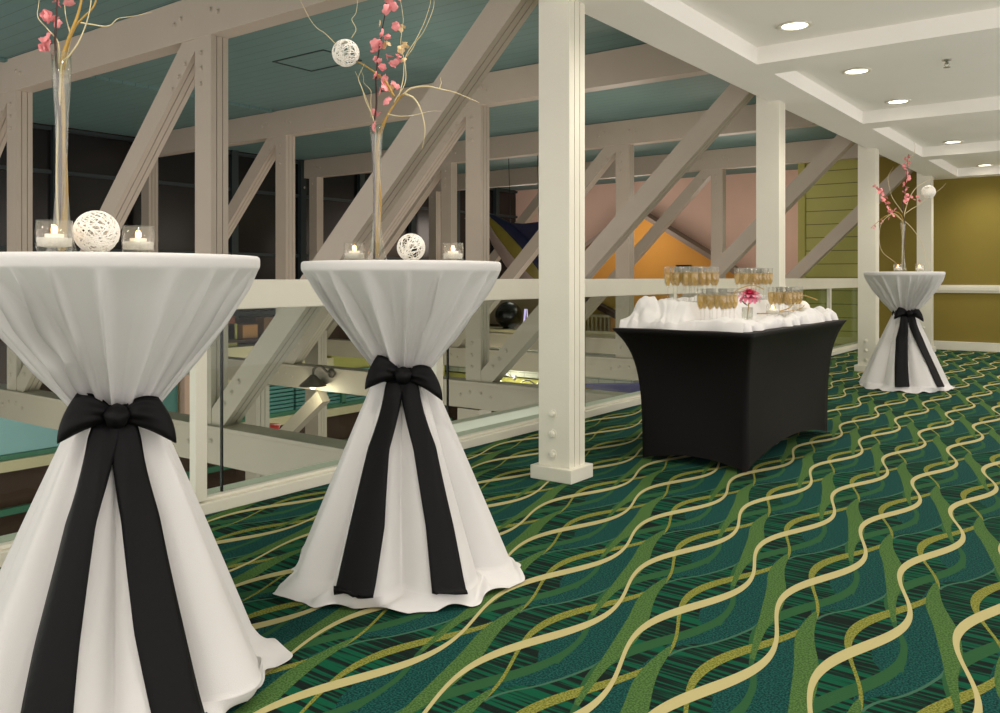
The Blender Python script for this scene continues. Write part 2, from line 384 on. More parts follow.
for i in range(4):
    y = Y0+SP*i
    t = thing('truss', truss_lab[i], 'truss', (-6.8, y, -.3))
    xs = [XC-PN*j for j in range(4)]
    MB().box(-11.34, XC+.05, y-.075, y+.075, 2.69, 2.995).build('top_chord', M_truss, t, bevel=.004)
    MB().box(-10.78, -3.35, y-.075, y+.075, -.29, -.03).box(-10.78, -3.35, y-.10, y+.10, -.05, -.02).build('bottom_chord', M_truss, t, bevel=.004)
    for j in (1, 2, 3):
        member((xs[j], y, -.10), (xs[j], y, 2.75), .19, .14).build('post', M_truss, t)
    for j in (0, 1, 2):
        x0 = xs[j]-.05 if j else -2.36; x1 = xs[j+1]+.02; ztop = 2.78 if j else 2.68
        member((x0, y, ztop), (x1, y, -.10), .17, .13).build('diagonal', M_truss, t)
    for j in (1, 2, 3):
        for dx, dz in ((-.26, 2.86), (-.34, 2.83), (.10, 2.86), (.18, 2.83)): bolt(xs[j]+dx, y-.075, dz, t, .016)
        for dz in (2.58, 2.47, 2.36): bolt(xs[j]-.02, y-.07, dz, t, .016)
        for k in range(3): bolt(xs[j]-.22-.08*k, y-.066, 2.53-.08*k, t, .015)
        for dx in (-.16, -.04, .10, .22): bolt(xs[j]+dx, y-.075, -.13-.03*(abs(dx) > .1), t, .016)
        for dz in (.12, .24, .36): bolt(xs[j]-.02, y-.07, dz, t, .016)
        for k in range(3): bolt(xs[j]+.24+.08*k, y-.066, .14+.08*k, t, .015)

# ------------------------------------------------------------------ glass balustrade
rail = thing('balustrade', 'white handrail on slim posts with clear glass panels along the gallery edge', 'railing', (-3.2, 4, .06))
MB().box(-3.27, -3.14, -4, 13.2, .862, .992).build('handrail', M_white, rail, bevel=.005)
ys = [2.11+1.525*k for k in range(-3, 8)]
for y in ys:
    MB().box(-3.19, -3.145, y-.028, y+.028, .06, .87).build('baluster', M_white, rail, bevel=.003)
for y0, y1 in zip([ys[0]-1]+ys, ys+[13.15]):
    MB().box(-3.215, -3.205, y0+.148, y1+.140, .065, .875).build('glass_panel', M_pane, rail)
    MB().box(-3.216, -3.204, y1+.140, y1+.148, .065, .875).build('panel_joint', M_dark, rail)

# ------------------------------------------------------------------ ceiling fittings
def downlight(x, y, label):
    t = thing('downlight', label, 'ceiling light', (x, y, 2.48), group='round recessed downlights of the gallery ceiling', world=False)
    MB().lathe([(.075, .001), (.098, -.002), (.100, -.008), (.085, -.012), (.072, -.006), (.072, .001)], 28).build('trim_ring', M_white, t, smooth=True)
    MB().lathe([(.001, -.0045), (.073, -.0045), (.073, -.001)], 28).build('lens', M_down, t)
dl = {5.03: 'round recessed downlight nearest the viewer in the gallery ceiling', 6.40: 'second nearest glowing recessed downlight, just past the first cross beam',
      7.71: 'third nearest glowing recessed downlight, before the second cross beam', 10.36: 'glowing recessed downlight beyond the second cross beam',
      12.6: 'farthest recessed downlight, close to the mustard wall'}
for y, lab in dl.items(): downlight(-1.61, y if y != 12.6 else 12.75, lab)
sp_ = thing('sprinkler', 'small chrome fire sprinkler on the coffered ceiling', 'sprinkler', (-1.04, 6.45, 2.48), world=False)
MB().lathe([(.001, 0), (.032, 0), (.030, -.006), (.010, -.008), (.010, -.03), (.001, -.03)], 16).build('escutcheon', M_chrome, sp_, smooth=True)
MB().tube([(.01, 0, -.02), (.016, 0, -.035), (.004, 0, -.05)], .002).tube([(-.01, 0, -.02), (-.016, 0, -.035), (-.004, 0, -.05)], .002).build('frame_arm', M_chrome, sp_)
MB().lathe([(.001, -.05), (.022, -.05), (.022, -.053), (.001, -.053)], 12).build('deflector', M_chrome, sp_)

# ------------------------------------------------------------------ cocktail table cloths
ZT = 1.054
class Drape:
    def __init__(s, seed, nup=21, nlow=8):
        r = random.Random(seed); s.n = nup
        s.p = [r.uniform(0, 6.28) for _ in range(12)]; s.nl = nlow
        s.w = [r.uniform(.5, 1) for _ in range(6)]
    def up(s, a, q):
        """q 0 at the rim .. 1 at the waist"""
        p = s.p; R = .334-.258*q**1.0
        ph = a*s.n+.9*q*q*math.sin(3*a+p[10])+1.1*math.sin(2*a+p[0])+1.3*math.sin(3*a+p[1])+.9*math.sin(5*a+p[2])+.5*q*math.sin(4*a+p[9])
        sw = .30+.12*math.sin(4*a+p[5]); g = .95*math.exp(-(math.sin(ph/2)/sw)**2)+.22*math.exp(-(math.sin(ph*.87+p[6])/.3)**2)*(.5+.5*math.sin(2*a+p[7]))+.25
        big = .55+.45*math.sin(3*a+p[3])*math.cos(5*a+p[4])
        am = interp([(0, 0), (.05, .012), (.15, .034), (.4, .056), (.7, .050), (.88, .036), (1, .026)], q)
        return R+am*(g-.72)*(.55+.75*big), 1.022-.345*q
    def low(s, a, u):
        p = s.p
        z = .68-.64*min(u, 1)
        R = .080+.256*min(u, 1)**.97
        v = min(u, 1)
        ph = a*s.nl+.9*math.sin(a+p[5])+1.0*math.sin(2*a+p[6])+.5*math.sin(3*a+p[7])+.35*v*math.sin(2*a+p[8])
        g = abs(math.sin(ph/2))**.8*1.35-.85
        g2 = math.sin(a*17+2*math.sin(3*a+p[8]))
        r = R+(.014+.062*v**1.05)*g+(.006-.002*v)*g2
        if u > 1:
            q = (u-1)/.3
            Rh = .385+.026*math.sin(3*a+p[9])+.022*math.sin(5*a+p[10])+.014*math.sin(11*a+p[11])+.008*math.sin(19*a+p[4])
            r = r+(Rh-r)*q
            z = .04*max(0, 1-q)**1.6+.007+.038*q*(1-q)*4*max(0, math.sin(9*a+3*q+p[2]))*(.5+.5*math.sin(4*a+p[1]))+.011*math.sin(13*a+p[3])*q*q
            z = max(z, .005)
        return r, z
def cloth_table(x, y, seed, label, band_label, face, tails, bow_tilt=-.06):
    """face: angle of the outward direction of the bow; tails: per tail list of (u, angle offset, width)"""
    d = Drape(seed); loc = (x, y, 0)
    n = 300
    def P(a, r, z): return (x+r*math.cos(face+a), y+r*math.sin(face+a), z)
    rows = []
    for r, z in ((.001, ZT), (.15, ZT), (.32, ZT), (.331, ZT-.001), (.3355, ZT-.005), (.3365, ZT-.012), (.3365, ZT-.024), (.335, ZT-.030)):
        rows.append([P(2*PI*j/n, r, z) for j in range(n)])
    for i in range(46):
        q = i/45; rows.append([P(2*PI*j/n, *d.up(2*PI*j/n, q)) for j in range(n)])
    for i in range(64):
        u = 1.3*i/63; rows.append([P(2*PI*j/n, *d.low(2*PI*j/n, u)) for j in range(n)])
    o = MB().grid([[Vector(p) for p in r] for r in rows], True)
    off = Vector(loc); o.v = [tuple(Vector(p)-off) for p in o.v]
    ob = o.build('tablecloth', M_cloth, smooth=True); ob.location = loc
    tag(ob, label, 'tablecloth', 'white cloths over the cocktail tables')
    s = thing('sash', band_label, 'sash', (x, y, .68), group='black sashes round the cocktail tables')
    rows = [[P(2*PI*j/64, .094+.004*math.sin(9*j)-.0*i, .655+.012*i) for j in range(64)] for i in range(5)]
    MB().grid(rows, True).build('waistband', M_black, s, smooth=True, solid=.004)
    for tl in tails:
        rows = []
        for i in range(40):
            u = tl[0][0]+(tl[-1][0]-tl[0][0])*i/39
            c = interp([(e[0], e[1]) for e in tl], u); wd = interp([(e[0], e[2]) for e in tl], u)
            row = []
            base = 0; zz = 0
            for j in range(9):
                e = (j/8-.5)
                ue = u+.07*e*tl[0][1]/abs(tl[0][1])*(i/39)**3
                rr, z = d.low(c, ue)
                a = c+e*wd/max(rr, .1)
                rmax = max(d.low(a+da, max(0, ue))[0] for da in (-.12, -.06, 0, .06, .12))
                r0, z0 = d.low(a, max(0, ue))
                lift = .010+.02*math.exp(-((u)/.12)**2)+.004*math.sin(5*u+3*e+tl[0][1]*7)
                zoff = .012*smooth01(.9, 1.05, ue)
                slant = 0
                row.append(P(a, rmax+lift, z0+zoff+slant*(.3 if u > 1 else 1)))
            rows.append(row)
        MB().grid(rows).build('tail', M_black, s, smooth=True, solid=.003)
    # bow
    Rv = Vector((-math.sin(face), math.cos(face), 0)); Nv = Vector((math.cos(face), math.sin(face), 0)); Z = Vector((0, 0, 1))
    o0 = Vector((x, y, .682))+Nv*.098
    rows = []
    for i in range(13):
        th = PI*i/12
        rows.append([o0+Nv*(.026+.024*math.sin(th)*(1+.12*math.cos(3*b)))*(1)+Nv*(.018*math.cos(b)*math.sin(th))+Rv*(.027*math.sin(b)*math.sin(th)*(1+.1*math.sin(4*th)))-Z*(.029*math.cos(th)) for b in [2*PI*j/20 for j in range(20)]])
    kn = MB().grid(rows, True).build('bow_knot', M_black, s, smooth=True); kn['_o'] = s['_o']
    for sd in (-1, 1):
        rows = []
        Wd = .112 if sd < 0 else .118
        for i in range(33):
            aa = 2*PI*i/32
            xx = .010+(Wd-.010)*(.5-.5*math.cos(aa)); bul = .026*math.sin(aa)+.016+.010*math.sin(aa/2)
            f = min(1, max(0, (xx-.010)/(Wd-.010)))
            hh = .013+.042*f**.9; zc = .010*math.sin(PI*f)-.012*f*(1 if sd > 0 else .6)+bow_tilt*sd*xx
            row = []
            for j in range(11):
                e = j/10*2-1
                wr = .0045*math.sin(e*7+sd)*(1-f)**.7+.003*math.sin(e*3.1+f*5)
                row.append(o0+Rv*(sd*(xx-(.020*e+.010*e*e)*f))+Nv*(bul+wr-.008*e*e)+Z*(zc+e*hh))
            rows.append(row)
        MB().grid(rows).build('bow_loop', M_black, kn, smooth=True, solid=.003)
    return d
def facing(x, y): return math.atan2(-y, -x)
T1 = (-1.994, 1.103); T2 = (-2.005, 2.122); T3 = (-1.706, 8.40)
cloth_table(*T1, 3, 'white floor-length cloth gathered over the nearest cocktail table, cut by the left edge', 'black satin bow sash on the nearest cocktail table at the left',
            facing(*T1), [[(.02, -.18, .045), (.35, -.42, .078), (.7, -.42, .100), (1.05, -.36, .105)], [(.02, .10, .045), (.35, .26, .080), (.7, .30, .105), (1.05, .36, .11)]])
cloth_table(*T2, 11, 'white floor-length cloth gathered over the middle cocktail table, left of the plinthed column', 'black satin bow sash on the middle cocktail table',
            facing(*T2)+.02, [[(.02, -.20, .045), (.35, -.42, .075), (.7, -.40, .110), (1.08, -.42, .125)], [(.02, .12, .045), (.35, .35, .072), (.7, .38, .085), (1.05, .36, .10)]], -.16)
cloth_table(*T3, 23, 'white floor-length cloth gathered over the small far cocktail table at the right', 'black satin sash with trailing tails on the farthest cocktail table',
            facing(*T3)+.32, [[(.02, -.25, .045), (.35, -.40, .09), (.7, -.38, .10), (1.05, -.34, .11)], [(.02, .15, .045), (.35, .35, .085), (.7, .52, .10), (1.05, .62, .12)]])

# ------------------------------------------------------------------ table-top pieces
def votive(loc, label, r=.037, h=.07, src=None):
    t = thing('votive_candle', label, 'candle holder', loc, group='glass votive candles on the cocktail tables', world=False)
    MB().lathe([(.001, .001), (r*.86, .001), (r*.98, .012), (r*1.02, h*.5), (r*.97, h), (r*.92, h), (r*.96, h*.5), (r*.9, .014), (.001, .009)], 28).build('glass', M_glass, t, smooth=True)
    MB().lathe([(.001, .011), (r*.9, .014), (r*.955, h*.46), (.001, h*.46)], 24).build('water', M_water, t, smooth=True)
    tl = MB().lathe([(.001, h*.40), (r*.50, h*.40), (r*.52, h*.58), (.001, h*.58)], 18).build('tealight', M_wax, t)
    MB().ball((0, 0, h*.70), .0068, 8, 8, (1, 1, 1.7)).build('flame', M_flame, tl, smooth=True)
    return t
def view(base, lat, dep, z=ZT):
    """lat metres to the viewer's right, dep metres away from the viewer"""
    return (base[0]+lat*cs-dep*sn, base[1]+lat*sn+dep*cs, z)
v0 = votive(view(T1, -.032, -.23), 'larger glass votive with floating candle before the tall vase on the nearest table')
dup(v0, view(T1, .065, -.03), label='glass votive candle right of the wicker ball on the nearest table')
dup(v0, view(T2, -.180, .10), label='glass votive candle left of the tall vase on the middle table')
dup(v0, view(T2, .165, .14), label='glass votive candle right of the wicker ball on the middle table')
dup(v0, view(T3, -.075, -.05), label='left glass votive candle on the farthest cocktail table')
dup(v0, view(T3, .12, -.05), label='right glass votive candle on the farthest cocktail table')
def wicker_mesh(r, n=30, seed=4, tr=.0016):
    rnd = random.Random(seed); mb = MB()
    for _ in range(n):
        nv = Vector((rnd.gauss(0, 1), rnd.gauss(0, 1), rnd.gauss(0, 1))).normalized(); a = nv.orthogonal().normalized(); b = nv.cross(a)
        h = rnd.uniform(-.62, .62)*r; q = math.sqrt(r*r-h*h)
        mb.tube([nv*h+(a*math.cos(2*PI*k/28)+b*math.sin(2*PI*k/28))*q for k in range(28)], tr, 5, closed=True)
    return mb
def wicker(loc, r, label, seed, n=36, tr=.0018):
    mb = wicker_mesh(r-tr, n, seed, tr); o = mb.build('wicker_ball', M_wick, smooth=True); o.location = loc
    tag(o, label, 'ball', 'white woven twine balls'); return o
wicker(view(T1, .012, -.13, ZT+.050), .050, 'openwork white twine ball beside the votives on the nearest table', 4, 42, .0015)
wicker(view(T2, .032, -.02, ZT+.048), .048, 'openwork white twine ball between vase and votive on the middle table', 5, 34, .0014)

def vase(loc, label, H=.47):
    o = MB().lathe([(.001, .002), (.036, .002), (.036, .008), (.028, .035), (.019, .09), (.0145, .16), (.013, .24), (.0155, .34), (.021, .43), (.0235, H), (.0215, H), (.019, .43), (.0135, .34), (.011, .24), (.0122, .16), (.0165, .09), (.024, .037), (.001, .014)], 28).build('glass_vase', M_vase, smooth=True)
    o.location = loc; tag(o, label, 'vase', 'tall slender glass vases'); return o
V1 = view(T1, -.145, .02); V2 = view(T2, -.092, .03); V3 = view(T3, .003, .02)
vase(V1, 'tall slender glass vase of twigs on the nearest cocktail table', .50)
vase(V2, 'tall slender glass vase on the middle cocktail table')
vase(V3, 'tall slender glass vase on the farthest cocktail table', .46)
def blossom_mesh():
    mb = MB()
    for k in range(5):
        a = 2*PI*k/5; c, s_ = math.cos(a), math.sin(a); rows = []
        for u in range(5):
            rr = u/4; wd = .55*math.sin(PI*min(.93, .12+.8*rr)); z = .35*rr*rr-.05
            rows.append([((c*rr-s_*e*wd), (s_*rr+c*e*wd), z+.12*abs(e)) for e in (-1, -.5, 0, .5, 1)])
        mb.grid(rows)
    mb.ball((0, 0, .05), .14, 6, 4)
    return mb
bl = blossom_mesh().build('blossom', M_petal, smooth=True, solid=.03); BLM = bl.data
bl2 = blossom_mesh().build('bud', M_bud, smooth=True); BUD = bl2.data
bpy.data.objects.remove(bl); bpy.data.objects.remove(bl2)
def arrangement(base, H, kx, label, branches, blossoms, seed):
    """branches: (material, radius, [(lateral, height, depth)...]) in units of kx metres, from the vase mouth"""
    r = random.Random(seed)
    t = thing('branch_arrangement', label, 'flower arrangement', base, TH, world=False)
    for m, rad, pts, wig in branches:
        P = [Vector((a*kx, d*kx, h*kx)) for a, h, d in pts]
        S = spline(P, 7)
        nn = len(S); ph = [r.uniform(0, 6) for _ in range(4)]
        for i, p in enumerate(S):
            g = i/(nn-1); am = wig*kx*min(1, g*4)*(1 if i < nn-1 else .5)
            p += Vector((math.sin(g*15+ph[0]), math.sin(g*12+ph[1]), .5*math.sin(g*17+ph[2])))*am
        bo = MB().tube(S, [rad*(1-.75*i/(nn-1)) for i in range(nn)], 6).build('branch', m, t, smooth=True)
        if m is M_stem: stem = bo
    extra = [(a+r.uniform(-3.2, 3.2), h+r.uniform(-3.2, 3.2), d+r.uniform(-3, 3), sz*.85, kind) for a, h, d, sz, kind in blossoms if kx < .005 and r.random() < .8]
    for a, h, d, sz, kind in list(blossoms)+extra:
        o = bpy.data.objects.new('blossom' if kind == 0 else 'bud', BLM if kind == 0 else BUD); C.objects.link(o); o.parent = stem
        o.location = (a*kx, d*kx, h*kx); o.scale = (sz,)*3; o.rotation_euler = (r.uniform(.2, 2.4), r.uniform(-.9, .9), r.uniform(0, 6))
    return t
# middle table: drawn from the vase foot, units of the picture-plane lattice 3.4 mm
X2, Yb2 = 374, 259
def q2(L, dep=0, spread=0): return [((x-X2), (Yb2-y), dep+spread*i) for i, (x, y) in enumerate(L)]
b2 = [(M_gold, .0080, q2([(374, 254), (373, 215), (375, 170), (376, 135), (384, 112), (396, 94), (402, 89)]), .3),
      (M_gold, .006, q2([(375, 250), (377, 200), (375, 150), (379, 125), (388, 105), (400, 90)], 1, .3), .5),
      (M_twig, .003, q2([(373, 252), (371, 190), (373, 140), (372, 120), (366, 100), (352, 66)], -1, .4), .3),
      (M_twig, .0034, q2([(400, 90), (409, 83), (425, 81), (437, 83), (453, 87), (466, 92), (478, 97)], 1, .5), .3),
      (M_twig, .0018, q2([(437, 83), (439, 77), (438, 71)], 4), .2),
      (M_twig, .0034, q2([(403, 89), (411, 93), (418, 103), (422, 118), (423, 132), (420, 146)], 0, -.6), .2),
      (M_gold, .0045, q2([(392, 92), (384, 78), (373, 68), (362, 60), (353, 56), (347, 54)], -2, .5), .4),
      (M_twig, .0018, q2([(372, 118), (365, 98), (357, 80), (358, 68), (362, 58)], -2), 1.0),
      (M_twig, .0018, q2([(368, 112), (368, 88), (361, 76), (358, 64)], 2), 1.0),
      (M_twig, .0016, q2([(332, 38), (322, 28), (311, 20), (300, 0), (292, -12)], -2), .5),
      (M_twig, .0016, q2([(349, 33), (353, 24), (350, 14), (353, 6), (356, -6), (352, -20)], -2), .8),
      (M_twig, .0022, q2([(396, 92), (401, 70), (404, 50), (413, 32), (424, 12), (428, -8), (424, -24)], 2, .5), .9),
      (M_twig, .0018, q2([(404, 50), (412, 38), (420, 25), (431, 3), (430, -15)], 5), .7),
      (M_twig, .0018, q2([(392, 98), (402, 80), (404, 60), (398, 38), (402, 14), (397, -10)], -3), .8),
      (M_twig, .0018, q2([(386, 110), (395, 112), (408, 112), (425, 108), (440, 107)], -4), .3),
      (M_stem, .0042, q2([(372, 256), (372, 180), (370, 130), (374, 100), (374, 75), (376, 48), (379, 25), (384, 0), (386, -20), (391, -45)], -2, .3), .5)]
bls = [(255, 620, 0, 1.25), (262, 540, 0, 1), (325, 487, 0, 1.2), (295, 440, 0, 1), (325, 420, 0, 1.1), (312, 385, 0, 1.2), (365, 395, 0, .9), (275, 362, 0, 1.0), (305, 315, 0, .9),
       (370, 300, 0, 1.2), (290, 290, 0, .9), (340, 262, 0, .9), (388, 265, 0, .8), (265, 232, 0, 1), (272, 200, 0, 1.2), (302, 205, 0, 1.0), (330, 172, 0, 1.0), (310, 145, 0, 1.1), (375, 108, 0, 1),
       (405, 105, 1, .8), (297, 92, 1, .8), (335, 25, 0, 1.3), (362, 8, 0, 1.1), (350, 422, 1, .8), (325, 207, 1, .9), (420, 205, 1, 1), (405, 225, 1, 1), (410, 272, 1, .8), (340, -30, 0, 1.1), (375, -50, 0, 1), (365, -90, 0, 1.1)]
rb = random.Random(8)
arrangement(V2, .47, .0034, 'curly golden branches and pink blossom sprays in the vase on the middle table', b2,
            [(320+a/5.094-X2, Yb2-b/5.094, rb.uniform(-4, 4), .016*s_, k) for a, b, k, s_ in bls], 5)
wicker(view((V2[0], V2[1]), -31*.0034, -.005, ZT+(259-48)*.0034), .047, 'openwork white twine ball hung in the branches above the middle table', 9, 32, .0014)
# nearest table
X1, Yb1 = 62, 249; k1 = .00247
def q1(L, dep=0, spread=0): return [((x-X1), (Yb1-y), dep+spread*i) for i, (x, y) in enumerate(L)]
b1 = [(M_gold, .0080, q1([(62, 244), (60, 190), (63, 120), (63, 60), (68, 35), (78, 8), (84, -15), (90, -50)]), .6),
      (M_gold, .0065, q1([(63, 243), (65, 180), (61, 110), (62, 65), (66, 40), (74, 22), (84, 10), (94, -5), (98, -40)], 2), .8),
      (M_twig, .0036, q1([(61, 244), (59, 170), (61, 100), (63, 60), (70, 52), (80, 38), (87, 20), (92, 0), (95, -20)], -3), .4),
      (M_stem, .0046, q1([(60, 244), (62, 150), (58, 60), (57, 30), (58, 0), (60, -30), (57, -70)], -2), .6),
      (M_twig, .0022, q1([(58, 60), (57, 35), (46, 22), (38, 12), (37, -2), (40, -30)], 3), .5),
      (M_twig, .0022, q1([(64, 60), (68, 24), (63, 5), (66, -20)], 4), 1.0),
      (M_twig, .0020, q1([(80, 16), (92, 18), (108, 19), (118, 12), (134, 9), (151, 6)], 2), .5)]
bl1 = [(49, 10, 0, 1.2), (52, 13, 0, 1), (46, 38, 0, 1.25), (51, 33, 0, 1), (72, 0, 0, 1), (54, -6, 0, 1.1), (60, -20, 0, 1.1), (56, -45, 0, 1.2), (64, -38, 0, 1), (43, 41, 0, .8), (56, 16, 0, .8)]
arrangement(V1, .5, k1, 'golden and pale curly branches with pink blossoms in the vase on the nearest table', b1,
            [(x-X1, Yb1-y, rb.uniform(-5, 5), .015*s_, k) for x, y, k, s_ in bl1], 6)
# farthest table
X3, Yb3 = 905, 271; k3 = .0091
def q3(L, dep=0): return [((840+a/2.744-X3), (Yb3-140-b/2.744), dep) for a, b in L]
b3 = [(M_twig, .006, q3([(178, 345), (178, 280), (180, 225), (182, 200), (195, 160), (215, 128), (240, 112), (268, 100)]), .15),
      (M_gold, .005, q3([(178, 340), (178, 225), (170, 200), (150, 190), (135, 165), (118, 140), (100, 122)], 1), .2),
      (M_stem, .005, q3([(178, 345), (180, 225), (176, 180), (180, 140), (186, 100), (189, 60), (192, 36)], -1), .15),
      (M_twig, .003, q3([(189, 60), (205, 40), (210, 18), (206, 0)], -1), .2),
      (M_gold, .006, q3([(175, 215), (150, 200), (120, 215), (92, 240)], 2), .2),
      (M_twig, .003, q3([(176, 222), (150, 200), (118, 225), (110, 270), (120, 305), (152, 332), (160, 345)], -2), .2),
      (M_twig, .003, q3([(182, 222), (205, 245), (228, 285), (240, 325), (247, 356)], -2), .2),
      (M_twig, .003, q3([(182, 200), (150, 150), (140, 100), (155, 70)], 2), .3),
      (M_twig, .003, q3([(186, 200), (215, 180), (245, 160), (285, 130), (300, 115)], 2), .3)]
bl3 = []
for i in range(22): bl3.append((186+rb.uniform(-7, 7)+3*(1-i/21), 42+i*6.2, 0, 1))
for i in range(20):
    g = i/19; bl3.append((108+45*g+rb.uniform(-9, 9), 128+75*g+rb.uniform(-10, 10), 0, 1))
for i in range(5): bl3.append((95+11*i+rb.uniform(-3, 3), 240-7*i, 0, .9))
for i in range(4): bl3.append((200+9*i, 158+rb.uniform(-6, 6), 0, .8))
arrangement(V3, .46, k3, 'pink blossom sprays and curly twigs in the vase on the farthest table', b3,
            [((840+a/2.744-X3), (Yb3-140-b/2.744), rb.uniform(-2, 2), .019*s_, k) for a, b, k, s_ in bl3], 7)
wicker(view((V3[0], V3[1]), 26*k3, .01, ZT+(Yb3-191)*k3), .062, 'pale twine ball hung in the twigs above the farthest table', 12, 60, .003)

# ------------------------------------------------------------------ champagne buffet
BX0, BX1, BY0, BY1, BZ = -2.29, -1.52, 4.07, 5.80, .722
cv = MB(); rows = []
def ringpt(x0, x1, y0, y1, s, zf, pin):
    """s 0..4 around the rectangle; pin: inward pinch at mid side"""
    k = int(s) % 4; f = s-int(s); b = math.sin(PI*f); cxy = [((x0, y0), (x1, y0)), ((x1, y0), (x1, y1)), ((x1, y1), (x0, y1)), ((x0, y1), (x0, y0))][k]
    nx, ny = [(0, 1), (-1, 0), (0, -1), (1, 0)][k]
    (ax, ay), (bx, by) = cxy
    return (ax+(bx-ax)*f+nx*pin*b, ay+(by-ay)*f+ny*pin*b), (b, k)
NS = 96
def cover_row(t, z_is_top=False):
    ins = 1-math.exp(-t*5.0); row = []
    x0 = BX0+.10*ins; x1 = BX1-.085*ins; y0 = BY0+.17*ins; y1 = BY1-.14*ins
    for j in range(NS):
        s = 4*j/NS; (px, py), (b, k) = ringpt(x0, x1, y0, y1, s, t, .030*math.sin(PI*min(1, t*1.0)))
        arch = (.045 if k in (0, 2) else .085)*(b**.8)
        zb = .004+arch; row.append((px, py, BZ+(zb-BZ)*t))
    return row
rows = [[((BX0+BX1)/2+(px-(BX0+BX1)/2)*f, (BY0+BY1)/2+(py-(BY0+BY1)/2)*f, BZ+.004) for px, py, _ in cover_row(0)] for f in (.01, .5, .9, .985)]
for i in range(28): rows.append(cover_row(i/27))
buf = MB().grid(rows, True).build('stretch_table_cover', M_spandex, smooth=True)
tag(buf, 'fitted black stretch cover on the rectangular champagne buffet table', 'table cover')
random.seed(5)
wr = [(random.uniform(-1, 1), random.uniform(-1, 1), random.uniform(5, 26), random.uniform(0, 6), random.uniform(.5, 1)) for _ in range(16)]
CL = [(-2.15, 4.38, -1.93, 4.72), (-2.09, 5.26, -1.91, 5.58), (-1.88, 4.20, -1.70, 4.43), (-1.84, 5.17, -1.67, 5.44)]
def hf(x, y):
    pl = .12*smooth01(-1.86, -1.93, x)*smooth01(4.13, 4.28, y)*smooth01(5.74, 5.66, y)*smooth01(-2.27, -2.18, x)
    n = sum(a*math.sin(f*(x*c+y*d)+p+1.5*math.sin(7*(x*d-y*c)+p)) for c, d, f, p, a in wr)/5
    flat = 1
    for x0, y0, x1, y1 in CL:
        dx = max(x0-x, 0, x-x1); dy = max(y0-y, 0, y-y1); flat = min(flat, smooth01(0, .06, math.hypot(dx, dy)))
    edge = min(x+2.27, -1.56-x, y-4.11, 5.75-y)
    roll = .030*math.exp(-((edge-.045)/.035)**2)*(1+.6*math.sin(11*y+8*x)*math.sin(7*(x-y)))
    q = Vector((x*1.0+.3*noise.noise(Vector((x*6, y*6, 3))), y*.8+.3*noise.noise(Vector((x*6, y*6, 9))), 0))
    cr = sum(abs(noise.noise(q*f+Vector((f, 0, 0))))*a for f, a in ((4, 1.5), (8, .7), (18, .22)))
    h = .737+pl+flat*(.031*cr+.004)+max(0, roll)*(.35+.65*flat)
    return h if edge > 0 else .73
rows = []
nx, ny = 110, 230
for i in range(nx+1):
    row = []
    for j in range(ny+1):
        u, v = i/nx, j/ny; x = -2.27+.71*u; y = 4.11+1.64*v
        bu = (u in (0, 1)); bv = (v in (0, 1))
        if bu: x += (-1 if u == 0 else 1)*.012*math.sin(23*y+3*math.sin(9*y))
        if bv: y += (-1 if v == 0 else 1)*.012*math.sin(19*x)
        z = hf(x, y) if not (bu or bv) else BZ+.006
        row.append((x, y, z))
    rows.append(row)
bc = MB().grid(rows).build('bunched_cloth', M_cloth, smooth=True)
tag(bc, 'crumpled white cloth bunched over the top of the black buffet', 'cloth')
def flute0():
    t = thing('champagne_flute', 'x', 'champagne glass', (0, 0, 0), world=False)
    MB().lathe([(.001, 0), (.028, 0), (.028, .002), (.008, .006), (.0035, .014), (.0032, .085), (.009, .095), (.018, .118), (.0205, .15), (.0195, .205), (.0185, .205), (.0192, .15), (.0165, .118), (.007, .098), (.001, .094)], 14).build('glass', M_glass, t, smooth=True)
    MB().lathe([(.001, .097), (.0065, .099), (.0160, .119), (.0188, .15), (.0186, .172), (.001, .172)], 14).build('champagne', M_champ, t, smooth=True)
    return t
fl0 = None
clus = [(CL[0], 4, 5, 'the raised left cluster', 'champagne flutes raised at the left of the buffet'),
        (CL[1], 3, 5, 'the raised right cluster', 'champagne flutes raised at the back right of the buffet'),
        (CL[2], 3, 4, 'the low front cluster', 'champagne flutes in the low front cluster of the buffet'),
        (CL[3], 3, 4, 'the low right cluster', 'champagne flutes in the low right cluster of the buffet')]
rf = random.Random(3)
for (x0, y0, x1, y1), na, nb, lab, grp in clus:
    for i in range(na):
        for j in range(nb):
            x = x0+.03+(x1-x0-.06)*i/(na-1)+rf.uniform(-.004, .004); y = y0+.03+(y1-y0-.06)*j/(nb-1)+rf.uniform(-.005, .005)+(.03*(i % 2) if 0 < j < nb-1 else 0)
            z = hf(x, y)+.001
            ordn = ['leftmost', 'second from left', 'third from left', 'fourth from left', 'fifth from left'][j] if j < nb-1 else 'rightmost'
            row = ['railing-side row', 'second row', 'third row', 'aisle-side row'][i if i < na-1 else 3]
            lb = 'champagne flute, %s in the %s of %s' % (ordn, row, lab)
            if fl0 is None:
                fl0 = flute0(); fl0.location = (x, y, z); fl0['label'] = lb; fl0['group'] = grp
            else: dup(fl0, (x, y, z), rf.uniform(0, 6), lb, grp)
